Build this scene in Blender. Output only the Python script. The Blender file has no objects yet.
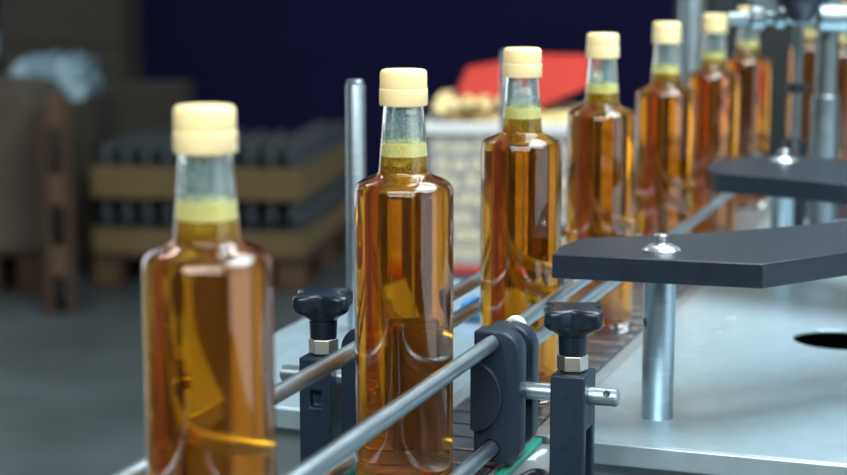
import bpy, bmesh, math, random
from mathutils import Vector, Matrix
random.seed(7)
PI = math.pi
scene = bpy.context.scene
COL = scene.collection

# ------------------------------------------------------------------ camera model
FPX = 1750.0                       # focal length in pixels of an 847x475 frame
PITCH = math.atan((237.5 + 45) / FPX)
BELT = 0.90                        # height of the conveyor over the floor
H = 0.310                          # bottle height
CAMZ = 0.389                       # camera over the belt
cp, sp = math.cos(PITCH), math.sin(PITCH)
O = Vector((0, 0, CAMZ + BELT))
def ray(px, py):
    a = (px - 423.5) / FPX; b = (237.5 - py) / FPX
    return Vector((a, cp + b * sp, -sp + b * cp))
def on_z(px, py, z):               # z over the belt
    r = ray(px, py); return O + r * ((z + BELT - O.z) / r.z)
def on_y(px, py, y):
    r = ray(px, py); return O + r * (y / r.y)

# conveyor frame of reference: n to the right, d along the belt
D = Vector((0.33162, 0.94341, 0)).normalized()
N = Vector((D.y, -D.x, 0))
B0 = Vector((-0.44936, 0, 0))
ROT = math.atan2(N.y, N.x)
def L(off, t, z=0.0):              # point in the conveyor's frame, z over the belt
    return B0 + N * off + D * (t - B0.dot(D)) + Vector((0, 0, z + BELT))

# ------------------------------------------------------------------ materials
def new_mat(name):
    m = bpy.data.materials.new(name); m.use_nodes = True
    nt = m.node_tree; nt.nodes.clear()
    out = nt.nodes.new('ShaderNodeOutputMaterial')
    return m, nt, out
def mat(name, col, rough=0.5, metal=0.0, var=0.12, scale=30.0, bump=0.0, bscale=None, stretch=None,
        spec=0.5, rvar=0.0, col2=None, coat=0.0, detail=4.0, lo=0.3, hi=0.7):
    m, nt, out = new_mat(name)
    b = nt.nodes.new('ShaderNodeBsdfPrincipled')
    nt.links.new(b.outputs[0], out.inputs[0])
    b.inputs['Roughness'].default_value = rough
    b.inputs['Metallic'].default_value = metal
    b.inputs['Specular IOR Level'].default_value = spec
    if coat: b.inputs['Coat Weight'].default_value = coat
    tc = nt.nodes.new('ShaderNodeTexCoord'); mp = nt.nodes.new('ShaderNodeMapping')
    nt.links.new(tc.outputs['Object'], mp.inputs[0])
    if stretch: mp.inputs['Scale'].default_value = stretch
    nz = nt.nodes.new('ShaderNodeTexNoise'); nz.inputs['Scale'].default_value = scale
    nz.inputs['Detail'].default_value = detail
    nt.links.new(mp.outputs[0], nz.inputs['Vector'])
    rp = nt.nodes.new('ShaderNodeValToRGB')
    c2 = col2 or tuple(c * (1 - var) for c in col)
    rp.color_ramp.elements[0].position = lo; rp.color_ramp.elements[1].position = hi
    rp.color_ramp.elements[0].color = (*c2, 1); rp.color_ramp.elements[1].color = (*col, 1)
    nt.links.new(nz.outputs[0], rp.inputs[0]); nt.links.new(rp.outputs[0], b.inputs['Base Color'])
    if rvar:
        mr = nt.nodes.new('ShaderNodeMapRange')
        mr.inputs['To Min'].default_value = max(0.02, rough - rvar); mr.inputs['To Max'].default_value = rough + rvar
        nt.links.new(nz.outputs[0], mr.inputs[0]); nt.links.new(mr.outputs[0], b.inputs['Roughness'])
    if bump:
        n2 = nt.nodes.new('ShaderNodeTexNoise'); n2.inputs['Scale'].default_value = bscale or scale * 4
        n2.inputs['Detail'].default_value = 3
        nt.links.new(mp.outputs[0], n2.inputs['Vector'])
        bp = nt.nodes.new('ShaderNodeBump'); bp.inputs['Strength'].default_value = bump
        bp.inputs['Distance'].default_value = 0.002
        nt.links.new(n2.outputs[0], bp.inputs['Height']); nt.links.new(bp.outputs[0], b.inputs['Normal'])
    return m

def glass_mat(name, col=(1, 1, 1), ior=1.5, rough=0.0):
    m, nt, out = new_mat(name)
    g = nt.nodes.new('ShaderNodeBsdfGlass')
    g.inputs['Color'].default_value = (*col, 1); g.inputs['IOR'].default_value = ior
    g.inputs['Roughness'].default_value = rough
    nt.links.new(g.outputs[0], out.inputs[0])
    return m
def liquid_mat(name, cloud, ccol):
    m, nt, out = new_mat(name)
    g = nt.nodes.new('ShaderNodeBsdfRefraction')
    g.inputs['IOR'].default_value = 1.36; g.inputs['Roughness'].default_value = 0.0
    # fine bubbles; the diffuse amber also stands in for the glow inside
    df = nt.nodes.new('ShaderNodeBsdfDiffuse'); tr = nt.nodes.new('ShaderNodeBsdfTranslucent')
    df.inputs[0].default_value = (*ccol, 1); tr.inputs[0].default_value = (*ccol, 1)
    a = nt.nodes.new('ShaderNodeMixShader'); a.inputs[0].default_value = 0.5
    nt.links.new(df.outputs[0], a.inputs[1]); nt.links.new(tr.outputs[0], a.inputs[2])
    tc = nt.nodes.new('ShaderNodeTexCoord'); nz = nt.nodes.new('ShaderNodeTexNoise')
    nz.inputs['Scale'].default_value = 900; nz.inputs['Detail'].default_value = 1
    nt.links.new(tc.outputs['Object'], nz.inputs['Vector'])
    mr = nt.nodes.new('ShaderNodeMapRange'); mr.inputs['From Min'].default_value = 0.35; mr.inputs['From Max'].default_value = 0.68
    mr.inputs['To Min'].default_value = cloud * 0.6; mr.inputs['To Max'].default_value = cloud * 1.5
    nt.links.new(nz.outputs[0], mr.inputs[0])
    b = nt.nodes.new('ShaderNodeMixShader'); nt.links.new(mr.outputs[0], b.inputs[0])
    nt.links.new(g.outputs[0], b.inputs[1]); nt.links.new(a.outputs[0], b.inputs[2])
    nt.links.new(b.outputs[0], out.inputs['Surface'])
    v = nt.nodes.new('ShaderNodeVolumeAbsorption')
    v.inputs['Color'].default_value = LIQ_COL
    v.inputs['Density'].default_value = LIQ_DEN
    nt.links.new(v.outputs[0], out.inputs['Volume'])
    return m
LIQ_COL = (0.970, 0.760, 0.09, 1); LIQ_DEN = 85.0
def sheen_mat(name):               # pale blue film painting the bluish reflections inside the neck
    m, nt, out = new_mat(name)
    tp = nt.nodes.new('ShaderNodeBsdfTransparent'); tr = nt.nodes.new('ShaderNodeBsdfTranslucent'); df = nt.nodes.new('ShaderNodeBsdfDiffuse')
    tr.inputs[0].default_value = (0.66, 0.90, 1.0, 1); df.inputs[0].default_value = (0.66, 0.90, 1.0, 1)
    tc = nt.nodes.new('ShaderNodeTexCoord'); nz = nt.nodes.new('ShaderNodeTexNoise'); nz.inputs['Scale'].default_value = 700
    nt.links.new(tc.outputs['Object'], nz.inputs['Vector'])
    mr = nt.nodes.new('ShaderNodeMapRange'); mr.inputs['From Min'].default_value = 0.4; mr.inputs['From Max'].default_value = 0.7
    mr.inputs['To Min'].default_value = 0.16; mr.inputs['To Max'].default_value = 0.60
    nt.links.new(nz.outputs[0], mr.inputs[0])
    a = nt.nodes.new('ShaderNodeMixShader'); a.inputs[0].default_value = 0.5
    nt.links.new(df.outputs[0], a.inputs[1]); nt.links.new(tr.outputs[0], a.inputs[2])
    b = nt.nodes.new('ShaderNodeMixShader')
    nt.links.new(mr.outputs[0], b.inputs[0]); nt.links.new(tp.outputs[0], b.inputs[1]); nt.links.new(a.outputs[0], b.inputs[2])
    nt.links.new(b.outputs[0], out.inputs[0])
    return m
def foam_mat(name):
    m, nt, out = new_mat(name)
    b = nt.nodes.new('ShaderNodeBsdfDiffuse'); tr = nt.nodes.new('ShaderNodeBsdfTranslucent')
    tp = nt.nodes.new('ShaderNodeBsdfTransparent')
    tc = nt.nodes.new('ShaderNodeTexCoord')
    vo = nt.nodes.new('ShaderNodeTexVoronoi'); vo.inputs['Scale'].default_value = 330
    vo.feature = 'DISTANCE_TO_EDGE'
    nt.links.new(tc.outputs['Object'], vo.inputs['Vector'])
    rp = nt.nodes.new('ShaderNodeValToRGB')
    rp.color_ramp.elements[0].position = 0.02; rp.color_ramp.elements[1].position = 0.35
    rp.color_ramp.elements[0].color = (1.0, 1.0, 0.58, 1); rp.color_ramp.elements[1].color = (0.95, 0.90, 0.10, 1)
    nt.links.new(vo.outputs['Distance'], rp.inputs[0])
    nt.links.new(rp.outputs[0], b.inputs[0]); nt.links.new(rp.outputs[0], tr.inputs[0])
    mx = nt.nodes.new('ShaderNodeMixShader'); mx.inputs[0].default_value = 0.30
    nt.links.new(b.outputs[0], mx.inputs[1]); nt.links.new(tr.outputs[0], mx.inputs[2])
    m2 = nt.nodes.new('ShaderNodeMixShader'); m2.inputs[0].default_value = 0.05
    nt.links.new(mx.outputs[0], m2.inputs[1]); nt.links.new(tp.outputs[0], m2.inputs[2])
    nt.links.new(m2.outputs[0], out.inputs[0])
    return m
def thin_mat(name, col, alpha, rough=0.1):       # thin clear plastic or empty glass seen from outside
    m, nt, out = new_mat(name)
    tp = nt.nodes.new('ShaderNodeBsdfTransparent'); tp.inputs[0].default_value = (*col, 1)
    b = nt.nodes.new('ShaderNodeBsdfPrincipled'); b.inputs['Base Color'].default_value = (*col, 1)
    b.inputs['Roughness'].default_value = rough
    tc = nt.nodes.new('ShaderNodeTexCoord'); nz = nt.nodes.new('ShaderNodeTexNoise')
    nz.inputs['Scale'].default_value = 14; nt.links.new(tc.outputs['Object'], nz.inputs['Vector'])
    mr = nt.nodes.new('ShaderNodeMapRange'); mr.inputs['To Min'].default_value = alpha * 0.75
    mr.inputs['To Max'].default_value = min(1, alpha * 1.25)
    nt.links.new(nz.outputs[0], mr.inputs[0])
    mx = nt.nodes.new('ShaderNodeMixShader')
    nt.links.new(mr.outputs[0], mx.inputs[0])
    nt.links.new(tp.outputs[0], mx.inputs[1]); nt.links.new(b.outputs[0], mx.inputs[2])
    nt.links.new(mx.outputs[0], out.inputs[0])
    return m
def emit_mat(name, col, strength):
    m, nt, out = new_mat(name)
    e = nt.nodes.new('ShaderNodeEmission'); e.inputs[0].default_value = (*col, 1); e.inputs[1].default_value = strength
    nt.links.new(e.outputs[0], out.inputs[0])
    return m

M = {}
M['glass'] = glass_mat('bottle_glass', (0.975, 0.99, 0.99), 1.5)
M['liquid'] = liquid_mat('amber_liquid', 0.075, (0.95, 0.40, 0.03))
M['cloudy'] = liquid_mat('bubbly_amber_liquid', 0.34, (0.95, 0.66, 0.05))
M['bubble'] = glass_mat('gas_bubble', (1, 1, 1), 0.735)
M['sheen'] = sheen_mat('neck_sheen')
M['foam'] = foam_mat('yellow_foam')
M['cap'] = mat('cream_plastic', (0.95, 0.79, 0.40), 0.38, 0, 0.05, 60, spec=0.4)
M['cap_ring'] = mat('cream_plastic_ring', (0.93, 0.78, 0.42), 0.42, 0, 0.05, 60, spec=0.4)
M['steel_rod'] = mat('brushed_rod_steel', (0.46, 0.58, 0.64), 0.36, 1.0, 0.15, 40, stretch=(6, 6, 0.5), rvar=0.06)
M['steel_post'] = mat('turned_post_steel', (0.46, 0.58, 0.64), 0.38, 1.0, 0.16, 50, stretch=(1, 1, 6), rvar=0.06)
M['table'] = mat('brushed_sheet_steel', (0.53, 0.71, 0.79), 0.34, 0.62, 0.10, 60, stretch=(1, 1, 1), bump=0.03, bscale=500, rvar=0.05)
M['skirt'] = mat('dull_steel', (0.42, 0.50, 0.54), 0.45, 0.7, 0.15, 20)
M['slat'] = mat('conveyor_steel', (0.30, 0.34, 0.37), 0.34, 0.85, 0.3, 40, rvar=0.08)
M['black_plastic'] = mat('speckled_black_plastic', (0.011, 0.024, 0.043), 0.42, 0, 0.6, 330, spec=0.4, bump=0.05, bscale=700, lo=0.30, hi=0.42)
M['knob'] = mat('satin_black_plastic', (0.008, 0.017, 0.030), 0.30, 0, 0.3, 90, spec=0.4)
M['plate_black'] = mat('black_machined_plastic', (0.009, 0.019, 0.034), 0.40, 0, 0.4, 60, spec=0.5, bump=0.03, bscale=300)
M['nut'] = mat('nickel_nut', (0.74, 0.72, 0.65), 0.42, 1.0, 0.1, 50)
M['bolt'] = mat('bright_bolt_steel', (0.72, 0.80, 0.84), 0.30, 1.0, 0.1, 50)
M['steel_dim'] = mat('dimmed_machine_steel', (0.28, 0.35, 0.38), 0.36, 1.0, 0.25, 40, rvar=0.08)  # darker copy of the steel, dim light at the back put into its colour
M['hole'] = mat('dark_hollow', (0.01, 0.012, 0.015), 0.8, 0, 0.2, 20)
M['green'] = mat('green_wear_strip', (0.01, 0.30, 0.21), 0.4, 0, 0.25, 40)
M['white_plastic'] = mat('white_nylon', (0.80, 0.84, 0.84), 0.4, 0, 0.08, 40)
M['cable'] = mat('black_rubber', (0.012, 0.014, 0.018), 0.45, 0, 0.3, 60)
M['blue'] = mat('blue_plastic', (0.02, 0.22, 0.62), 0.4, 0, 0.15, 30)
M['navy'] = mat('navy_wall', (0.013, 0.014, 0.062), 0.85, 0, 0.15, 1.2, spec=0.1)
M['wall'] = mat('grey_wall', (0.30, 0.30, 0.28), 0.9, 0, 0.15, 2)
M['ceiling'] = mat('grey_ceiling', (0.62, 0.64, 0.65), 0.9, 0, 0.1, 2)
M['floor'] = mat('concrete_floor', (0.13, 0.172, 0.18), 0.32, 0, 0.35, 2.2, bump=0.05, bscale=60, rvar=0.1)
M['card'] = mat('brown_cardboard', (0.20, 0.15, 0.065), 0.85, 0, 0.15, 8)
M['card_grey'] = mat('dull_cardboard', (0.125, 0.105, 0.082), 0.85, 0, 0.18, 6)
M['card_dark'] = mat('dark_cardboard', (0.062, 0.057, 0.046), 0.85, 0, 0.18, 6)
M['wood'] = mat('pallet_wood', (0.085, 0.048, 0.03), 0.8, 0, 0.4, 14, stretch=(1, 1, 6))
M['wood_pale'] = mat('pale_pallet_wood', (0.14, 0.09, 0.05), 0.8, 0, 0.3, 14)
M['bag'] = mat('pale_blue_film', (0.36, 0.60, 0.72), 0.35, 0, 0.35, 9, bump=0.4, bscale=20)
M['empty'] = mat('smoky_empty_glass', (0.020, 0.038, 0.050), 0.28, 0, 0.5, 20, spec=0.6)
M['red'] = mat('red_plastic', (0.58, 0.032, 0.014), 0.7, 0, 0.15, 12)
M['bin'] = thin_mat('milky_clear_plastic', (0.92, 0.95, 0.97), 0.20)
M['bin_rim'] = mat('milky_rim_plastic', (0.82, 0.88, 0.90), 0.4, 0, 0.06, 12)
M['crate_blue'] = mat('teal_crate_plastic', (0.04, 0.14, 0.22), 0.5, 0, 0.25, 12)
M['dark_machine'] = mat('dark_green_enamel', (0.006, 0.013, 0.015), 0.6, 0, 0.4, 5)

# ------------------------------------------------------------------ mesh helpers
def smooth_by_angle(me, ang=35):
    for p in me.polygons: p.use_smooth = True
    try: me.set_sharp_from_angle(angle=math.radians(ang))
    except Exception: pass
def obj(name, bm, m, parent=None, loc=None, rot=None, smooth=35, bevel=0.0, bseg=3):
    bmesh.ops.recalc_face_normals(bm, faces=bm.faces[:])
    me = bpy.data.meshes.new(name); bm.to_mesh(me); bm.free()
    if smooth: smooth_by_angle(me, smooth)
    me.materials.append(m)
    o = bpy.data.objects.new(name, me); COL.objects.link(o)
    if parent: o.parent = parent
    if loc is not None: o.location = loc
    if rot is not None: o.rotation_euler = rot
    if bevel:
        b = o.modifiers.new('bevel', 'BEVEL'); b.width = bevel; b.segments = bseg
        b.limit_method = 'ANGLE'; b.angle_limit = math.radians(35); b.harden_normals = False
    return o
def empty(name, loc, rotz=0.0):
    o = bpy.data.objects.new(name, None); COL.objects.link(o)
    o.location = loc; o.rotation_euler = (0, 0, rotz); o.empty_display_size = 0.05
    return o
def tag(o, label, cat, group=None, kind=None):
    o['label'] = label; o['category'] = cat
    if group: o['group'] = group
    if kind: o['kind'] = kind
    return o
def struct(o): o['kind'] = 'structure'; return o

def add_box(bm, lo, hi):
    (x0, y0, z0), (x1, y1, z1) = lo, hi
    v = [bm.verts.new(p) for p in ((x0, y0, z0), (x1, y0, z0), (x1, y1, z0), (x0, y1, z0),
                                   (x0, y0, z1), (x1, y0, z1), (x1, y1, z1), (x0, y1, z1))]
    for f in ((0, 3, 2, 1), (4, 5, 6, 7), (0, 1, 5, 4), (1, 2, 6, 5), (2, 3, 7, 6), (3, 0, 4, 7)):
        bm.faces.new([v[i] for i in f])
    return bm
def box(lo, hi): return add_box(bmesh.new(), lo, hi)
def add_lathe(bm, prof, seg=64, closed=False, M4=None):
    rings = []
    for r, z in prof:
        if r < 1e-6: rings.append([bm.verts.new((0, 0, z))])
        else: rings.append([bm.verts.new((r * math.cos(2 * PI * k / seg), r * math.sin(2 * PI * k / seg), z)) for k in range(seg)])
    pairs = list(zip(rings, rings[1:])) + ([(rings[-1], rings[0])] if closed else [])
    for a, b in pairs:
        if len(a) == 1 and len(b) == 1: continue
        for k in range(seg):
            k2 = (k + 1) % seg
            if len(a) == 1: bm.faces.new((a[0], b[k], b[k2]))
            elif len(b) == 1: bm.faces.new((a[k], a[k2], b[0]))
            else: bm.faces.new((a[k], a[k2], b[k2], b[k]))
    if M4 is not None:
        bmesh.ops.transform(bm, matrix=M4, verts=[v for r in rings for v in r])
    return bm
def lathe(prof, seg=64, closed=False): return add_lathe(bmesh.new(), prof, seg, closed)
def axis_matrix(p0, p1):
    p0, p1 = Vector(p0), Vector(p1)
    q = (p1 - p0).to_track_quat('Z', 'Y')
    return Matrix.Translation(p0) @ q.to_matrix().to_4x4(), (p1 - p0).length
def add_rod(bm, p0, p1, r, seg=32, ch=0.0):
    m4, l = axis_matrix(p0, p1)
    c = ch or r * 0.12
    return add_lathe(bm, [(0, 0), (r - c, 0), (r, c), (r, l - c), (r - c, l), (0, l)], seg, M4=m4)
def rod(p0, p1, r, seg=32, ch=0.0): return add_rod(bmesh.new(), p0, p1, r, seg, ch)
def add_prism(bm, pts, z0, z1, M4=None, holes=()):
    """Polygon in XY (with optional holes) extruded from z0 to z1."""
    loops = [pts] + list(holes); bot = []; edges = []
    allv = []
    for lp in loops:
        vs = [bm.verts.new((x, y, z0)) for x, y in lp]; bot.append(vs); allv += vs
        for a, b in zip(vs, vs[1:] + vs[:1]): edges.append(bm.edges.new((a, b)))
    if holes:
        res = bmesh.ops.triangle_fill(bm, edges=edges, use_beauty=True)
        faces = [g for g in res['geom'] if isinstance(g, bmesh.types.BMFace)]
    else:
        faces = [bm.faces.new(bot[0])]
    ext = bmesh.ops.extrude_face_region(bm, geom=faces, use_keep_orig=True)
    nv = [g for g in ext['geom'] if isinstance(g, bmesh.types.BMVert)]
    bmesh.ops.translate(bm, verts=nv, vec=(0, 0, z1 - z0))
    if M4 is not None: bmesh.ops.transform(bm, matrix=M4, verts=allv + nv)
    return bm
def prism(pts, z0, z1, M4=None, holes=()): return add_prism(bmesh.new(), pts, z0, z1, M4, holes)
def round_rect(x0, y0, x1, y1, rs, n=7):
    """rs: corner radii (lower left, lower right, upper right, upper left)"""
    out = []
    for (cx, cy, r, a0) in ((x0 + rs[0], y0 + rs[0], rs[0], PI), (x1 - rs[1], y0 + rs[1], rs[1], 1.5 * PI),
                            (x1 - rs[2], y1 - rs[2], rs[2], 0), (x0 + rs[3], y1 - rs[3], rs[3], 0.5 * PI)):
        for k in range(n + 1):
            a = a0 + 0.5 * PI * k / n; out.append((cx + r * math.cos(a), cy + r * math.sin(a)))
    return out
def circle(cx, cy, r, n=48, ry=None): return [(cx + r * math.cos(2 * PI * k / n), cy + (ry or r) * math.sin(2 * PI * k / n)) for k in range(n)]
XZ = Matrix(((1, 0, 0, 0), (0, 0, 1, 0), (0, 1, 0, 0), (0, 0, 0, 1)))   # polygon (x,z), extruded along y
def cut(o, cutter_bm):
    """Boolean difference, applied at once."""
    bmesh.ops.recalc_face_normals(cutter_bm, faces=cutter_bm.faces[:])
    me = bpy.data.meshes.new('c'); cutter_bm.to_mesh(me); cutter_bm.free()
    c = bpy.data.objects.new('c', me); COL.objects.link(c)
    par = o.parent; o.parent = None; ol, orr = o.location.copy(), o.rotation_euler.copy()
    o.location = (0, 0, 0); o.rotation_euler = (0, 0, 0)
    md = o.modifiers.new('b', 'BOOLEAN'); md.operation = 'DIFFERENCE'; md.object = c; md.solver = 'EXACT'
    bpy.context.view_layer.update()
    dg = bpy.context.evaluated_depsgraph_get()
    nm = bpy.data.meshes.new_from_object(o.evaluated_get(dg))
    o.modifiers.remove(md)
    old = o.data; nm.name = o.name; o.data = nm
    smooth_by_angle(nm, 35)
    bpy.data.objects.remove(c)
    o.location = ol; o.rotation_euler = orr; o.parent = par
    return o
def curve_tube(name, pts, r, m, parent=None, loc=None, rot=None):
    bm = bmesh.new(); P = [Vector(p) for p in pts]
    # Catmull-Rom samples
    S = []
    for i in range(len(P) - 1):
        p0, p1, p2, p3 = P[max(i - 1, 0)], P[i], P[i + 1], P[min(i + 2, len(P) - 1)]
        for k in range(8):
            t = k / 8
            S.append(0.5 * ((2 * p1) + (p2 - p0) * t + (2 * p0 - 5 * p1 + 4 * p2 - p3) * t * t + (3 * p1 - p0 - 3 * p2 + p3) * t ** 3))
    S.append(P[-1]); rings = []
    for i, s in enumerate(S):
        tan = (S[min(i + 1, len(S) - 1)] - S[max(i - 1, 0)]).normalized()
        q = tan.to_track_quat('Z', 'Y')
        rings.append([bm.verts.new(s + q @ Vector((r * math.cos(2 * PI * k / 12), r * math.sin(2 * PI * k / 12), 0))) for k in range(12)])
    for a, b in zip(rings, rings[1:]):
        for k in range(12): bm.faces.new((a[k], a[(k + 1) % 12], b[(k + 1) % 12], b[k]))
    bm.faces.new(rings[0][::-1]); bm.faces.new(rings[-1])
    return obj(name, bm, m, parent, loc, rot)
def copy_tree(o, parent=None):
    c = o.copy(); COL.objects.link(c)
    if parent: c.parent = parent
    for ch in list(o.children): copy_tree(ch, c)
    return c
def smooth_prof(pts, n=4):
    out = []
    for i in range(len(pts) - 1):
        p0, p1, p2, p3 = pts[max(i - 1, 0)], pts[i], pts[i + 1], pts[min(i + 2, len(pts) - 1)]
        for k in range(n):
            t = k / n
            out.append(tuple(0.5 * ((2 * p1[j]) + (p2[j] - p0[j]) * t + (2 * p0[j] - 5 * p1[j] + 4 * p2[j] - p3[j]) * t * t + (3 * p1[j] - p0[j] - 3 * p2[j] + p3[j]) * t ** 3) for j in (0, 1)))
    out.append(pts[-1]); return out

# ------------------------------------------------------------------ the amber bottles
R = 0.0354
SH_OUT = [(0.0178, 0.2382), (0.0185, 0.2368), (0.0208, 0.2352), (0.0250, 0.2335), (0.0295, 0.2316),
          (0.0328, 0.2293), (0.0346, 0.2262), (R, 0.2215)]
SH_IN = [(0.0161, 0.2378), (0.0168, 0.2350), (0.0203, 0.2326), (0.0245, 0.2308), (0.0285, 0.2288),
         (0.0312, 0.2266), (0.0326, 0.2240), (0.0332, 0.2205)]
def bottle_glass():
    outer = [(0, 0.0045), (0.018, 0.0035), (0.027, 0.0012), (0.0300, 0.0), (0.0325, 0.0002), (0.0342, 0.0014), (0.0352, 0.0036), (R, 0.007)]
    outer += [(R, z) for z in (0.05, 0.10, 0.15, 0.19)] + smooth_prof(SH_OUT[::-1], 4)
    outer += [(0.0141, 0.2850), (0.0141, 0.3055), (0.0137, 0.3062), (0.0124, 0.3062)]
    inner = [(0.0123, 0.3055), (0.0123, 0.2850)] + smooth_prof(SH_IN, 4)
    inner += [(0.0332, z) for z in (0.19, 0.15, 0.10, 0.05, 0.016)] + [(0.0325, 0.0125), (0.0300, 0.0102), (0.022, 0.0098), (0, 0.0105)]
    return lathe(outer + inner, 96)
LEVEL = 0.2488; FOAM = 0.2586
def neck_in(z): return 0.0161 + (z - 0.2378) * (0.0123 - 0.0161) / (0.2850 - 0.2378)
def bottle_liquid():
    e = 0.0004
    prof = [(0, 0.2380)] + [(r + e, z) for r, z in smooth_prof(SH_IN, 4)]
    prof += [(0.0332 + e, z) for z in (0.19, 0.15, 0.10, 0.05, 0.016)] + [(0.0325 + e, 0.0122), (0.0300 + e, 0.0098), (0.022, 0.0094), (0, 0.0101)]
    return lathe(prof, 96)
def neck_liquid():
    e = 0.0004
    return lathe([(0, LEVEL), (neck_in(LEVEL) + e, LEVEL), (0.0161 + e, 0.2379), (0, 0.2377)], 96)
def sheen_film():
    return lathe([(neck_in(FOAM + 0.0004) - 0.00015, FOAM + 0.0004), (0.0123 - 0.00015, 0.2846)], 64)
def bottle_foam():
    bm = bmesh.new(); seg = 64
    e = 0.0004
    add_lathe(bm, [(0, LEVEL + 0.0002), (neck_in(LEVEL) + e, LEVEL + 0.0002), (neck_in(LEVEL + .005) + e, LEVEL + 0.005), (neck_in(FOAM) + e, FOAM),
                   (neck_in(FOAM) - 0.003, FOAM - 0.0008), (0, FOAM - 0.0015)], seg)
    for v in bm.verts:
        if v.co.z > FOAM - 0.0005: v.co.z += random.uniform(-0.0008, 0.0008)
    return bm
def bottle_cap():
    bm = bmesh.new()
    add_lathe(bm, [(0, 0.3100), (0.0135, 0.3100), (0.0150, 0.3096), (0.0160, 0.3087), (0.0165, 0.3070), (0.0167, 0.2972),
                   (0.0164, 0.2966), (0.0145, 0.2966), (0.0143, 0.3068), (0, 0.3070)], 120)
    for v in bm.verts:      # fine knurling on the upper skirt
        r = math.hypot(v.co.x, v.co.y)
        if r > 0.0163 and v.co.z < 0.3075 and v.co.z > 0.2969:
            k = round(math.atan2(v.co.y, v.co.x) / (2 * PI / 120))
            if k % 2: v.co.x *= 0.992; v.co.y *= 0.992
    return bm
def cap_ring():
    return lathe([(0.0145, 0.2965), (0.0166, 0.2965), (0.0171, 0.2960), (0.0171, 0.2852), (0.0168, 0.2847), (0.0143, 0.2847), (0.0143, 0.2960)], 96, closed=True)
def bubbles():
    bm = bmesh.new(); rr = random.Random(3)
    for k in range(760):
        a = rr.uniform(0, 2 * PI)
        z = rr.uniform(0.02, 0.222); rad = 0.0325 * rr.random() ** 0.3; q = rr.uniform(0.00014, 0.00034)
        bmesh.ops.create_icosphere(bm, subdivisions=1, radius=q, matrix=Matrix.Translation((rad * math.cos(a), rad * math.sin(a), z)))
    return bm
def make_bottle():
    root = empty('bottle', (0, 0, 0))
    g = obj('glass_body', bottle_glass(), M['glass'], root, smooth=50)
    obj('liquid', bottle_liquid(), M['liquid'], root, smooth=50)
    obj('bubbly_liquid', neck_liquid(), M['cloudy'], root, smooth=30)
    obj('neck_sheen', sheen_film(), M['sheen'], root)
    obj('foam', bottle_foam(), M['foam'], root, smooth=60)
    bb = obj('bubbles', bubbles(), M['bubble'], root, smooth=0); bb['kind'] = 'stuff'
    c = obj('cap', bottle_cap(), M['cap'], root)
    obj('tamper_ring', cap_ring(), M['cap_ring'], c)
    return root
proto = make_bottle()
CAPS = [(204.5, 105, 'amber bottle in the foreground at far left, blurred, nearest of the row'),
        (403.5, 69, 'sharp amber bottle between the two knob brackets, second of the row'),
        (522.5, 47.5, 'amber bottle behind the right black rail clamp, in front of the red lid'),
        (603, 33, 'amber bottle rising behind the left end of the front black plate'),
        (667, 22, 'amber bottle just behind the bright bolt of the front black plate'),
        (715, 14, 'amber bottle beside the grey upright pole, left of the last capped one'),
        (749, 7, 'amber bottle with its cap against the silvery crossbar of the capping head')]
bott = []
for i, (px, py, lab) in enumerate(CAPS):
    o = proto if i == 0 else copy_tree(proto)
    p = on_z(px, py, H); o.location = (p.x, p.y, BELT); o.rotation_euler.z = random.uniform(0, 6)
    tag(o, lab, 'bottle', 'amber bottles on the conveyor'); bott.append(o)
for (px, py, lab) in ((810, 32, 'dim amber bottle behind the thin rod and the thick machine post'),
                      (843, 37, 'dim amber bottle at the right edge, behind the thick machine post')):
    o = copy_tree(proto); p = on_z(px, py, H - 0.056); o.location = (p.x, p.y, BELT)
    tag(o, lab, 'bottle', 'amber bottles on the conveyor'); bott.append(o)

# ------------------------------------------------------------------ conveyor
cv = empty('conveyor', L(0, 0, 0), ROT)
tag(cv, 'slatted steel conveyor carrying the row of amber bottles', 'conveyor')
bm = bmesh.new(); t = 0.45
while t < 3.6:
    add_box(bm, (-0.0420, t, -0.004), (0.0420, t + 0.0325, 0.0)); t += 0.038
obj('slat_chain', bm, M['slat'], cv, bevel=0.0008, bseg=2)
bm = bmesh.new()
for s in (-1, 1):
    add_box(bm, (min(s * 0.0435, s * 0.0475), 0.45, -0.10), (max(s * 0.0435, s * 0.0475), 3.6, -0.001))
    add_box(bm, (min(s * 0.0475, s * 0.0580), 1.348, -0.03), (max(s * 0.0475, s * 0.0580), 3.6, -0.0012))
    add_box(bm, (min(s * 0.0475, s * 0.0835), 0.45, -0.008), (max(s * 0.0475, s * 0.0835), 1.335, -0.004))
    add_box(bm, (min(s * 0.0805, s * 0.0835), 0.45, -0.10), (max(s * 0.0805, s * 0.0835), 1.335, -0.008))
add_box(bm, (-0.0435, 0.45, -0.06), (0.0435, 3.6, -0.055))
obj('side_frame', bm, M['skirt'], cv, bevel=0.0006, bseg=2)
for s in (-1, 1):
    obj('wear_strip', box((s * 0.0545 - 0.0033, 0.45, -0.0038), (s * 0.0545 + 0.0033, 1.333, 0.0015)), M['green'], cv, bevel=0.001)
for tt in (0.7, 2.4, 3.4):
    for s in (-1, 1): obj('leg', box((s * 0.038 - 0.004, tt - 0.02, -BELT), (s * 0.038 + 0.004, tt + 0.02, -0.06)), M['skirt'], cv)
tp = obj('tape_scrap', prism([(0, 0), (0.006, 0.001), (0.0055, 0.012), (0.0085, 0.026), (0.007, 0.034), (0.003, 0.033), (0.001, 0.02)], 0, 0.0008), M['white_plastic'])
p = on_z(527, 461, -0.004); tp.location = p + Vector((0, 0, 0.0002)); tp.rotation_euler.z = ROT
tag(tp, 'torn white scrap of tape beside the green strip', 'tape')

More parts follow.
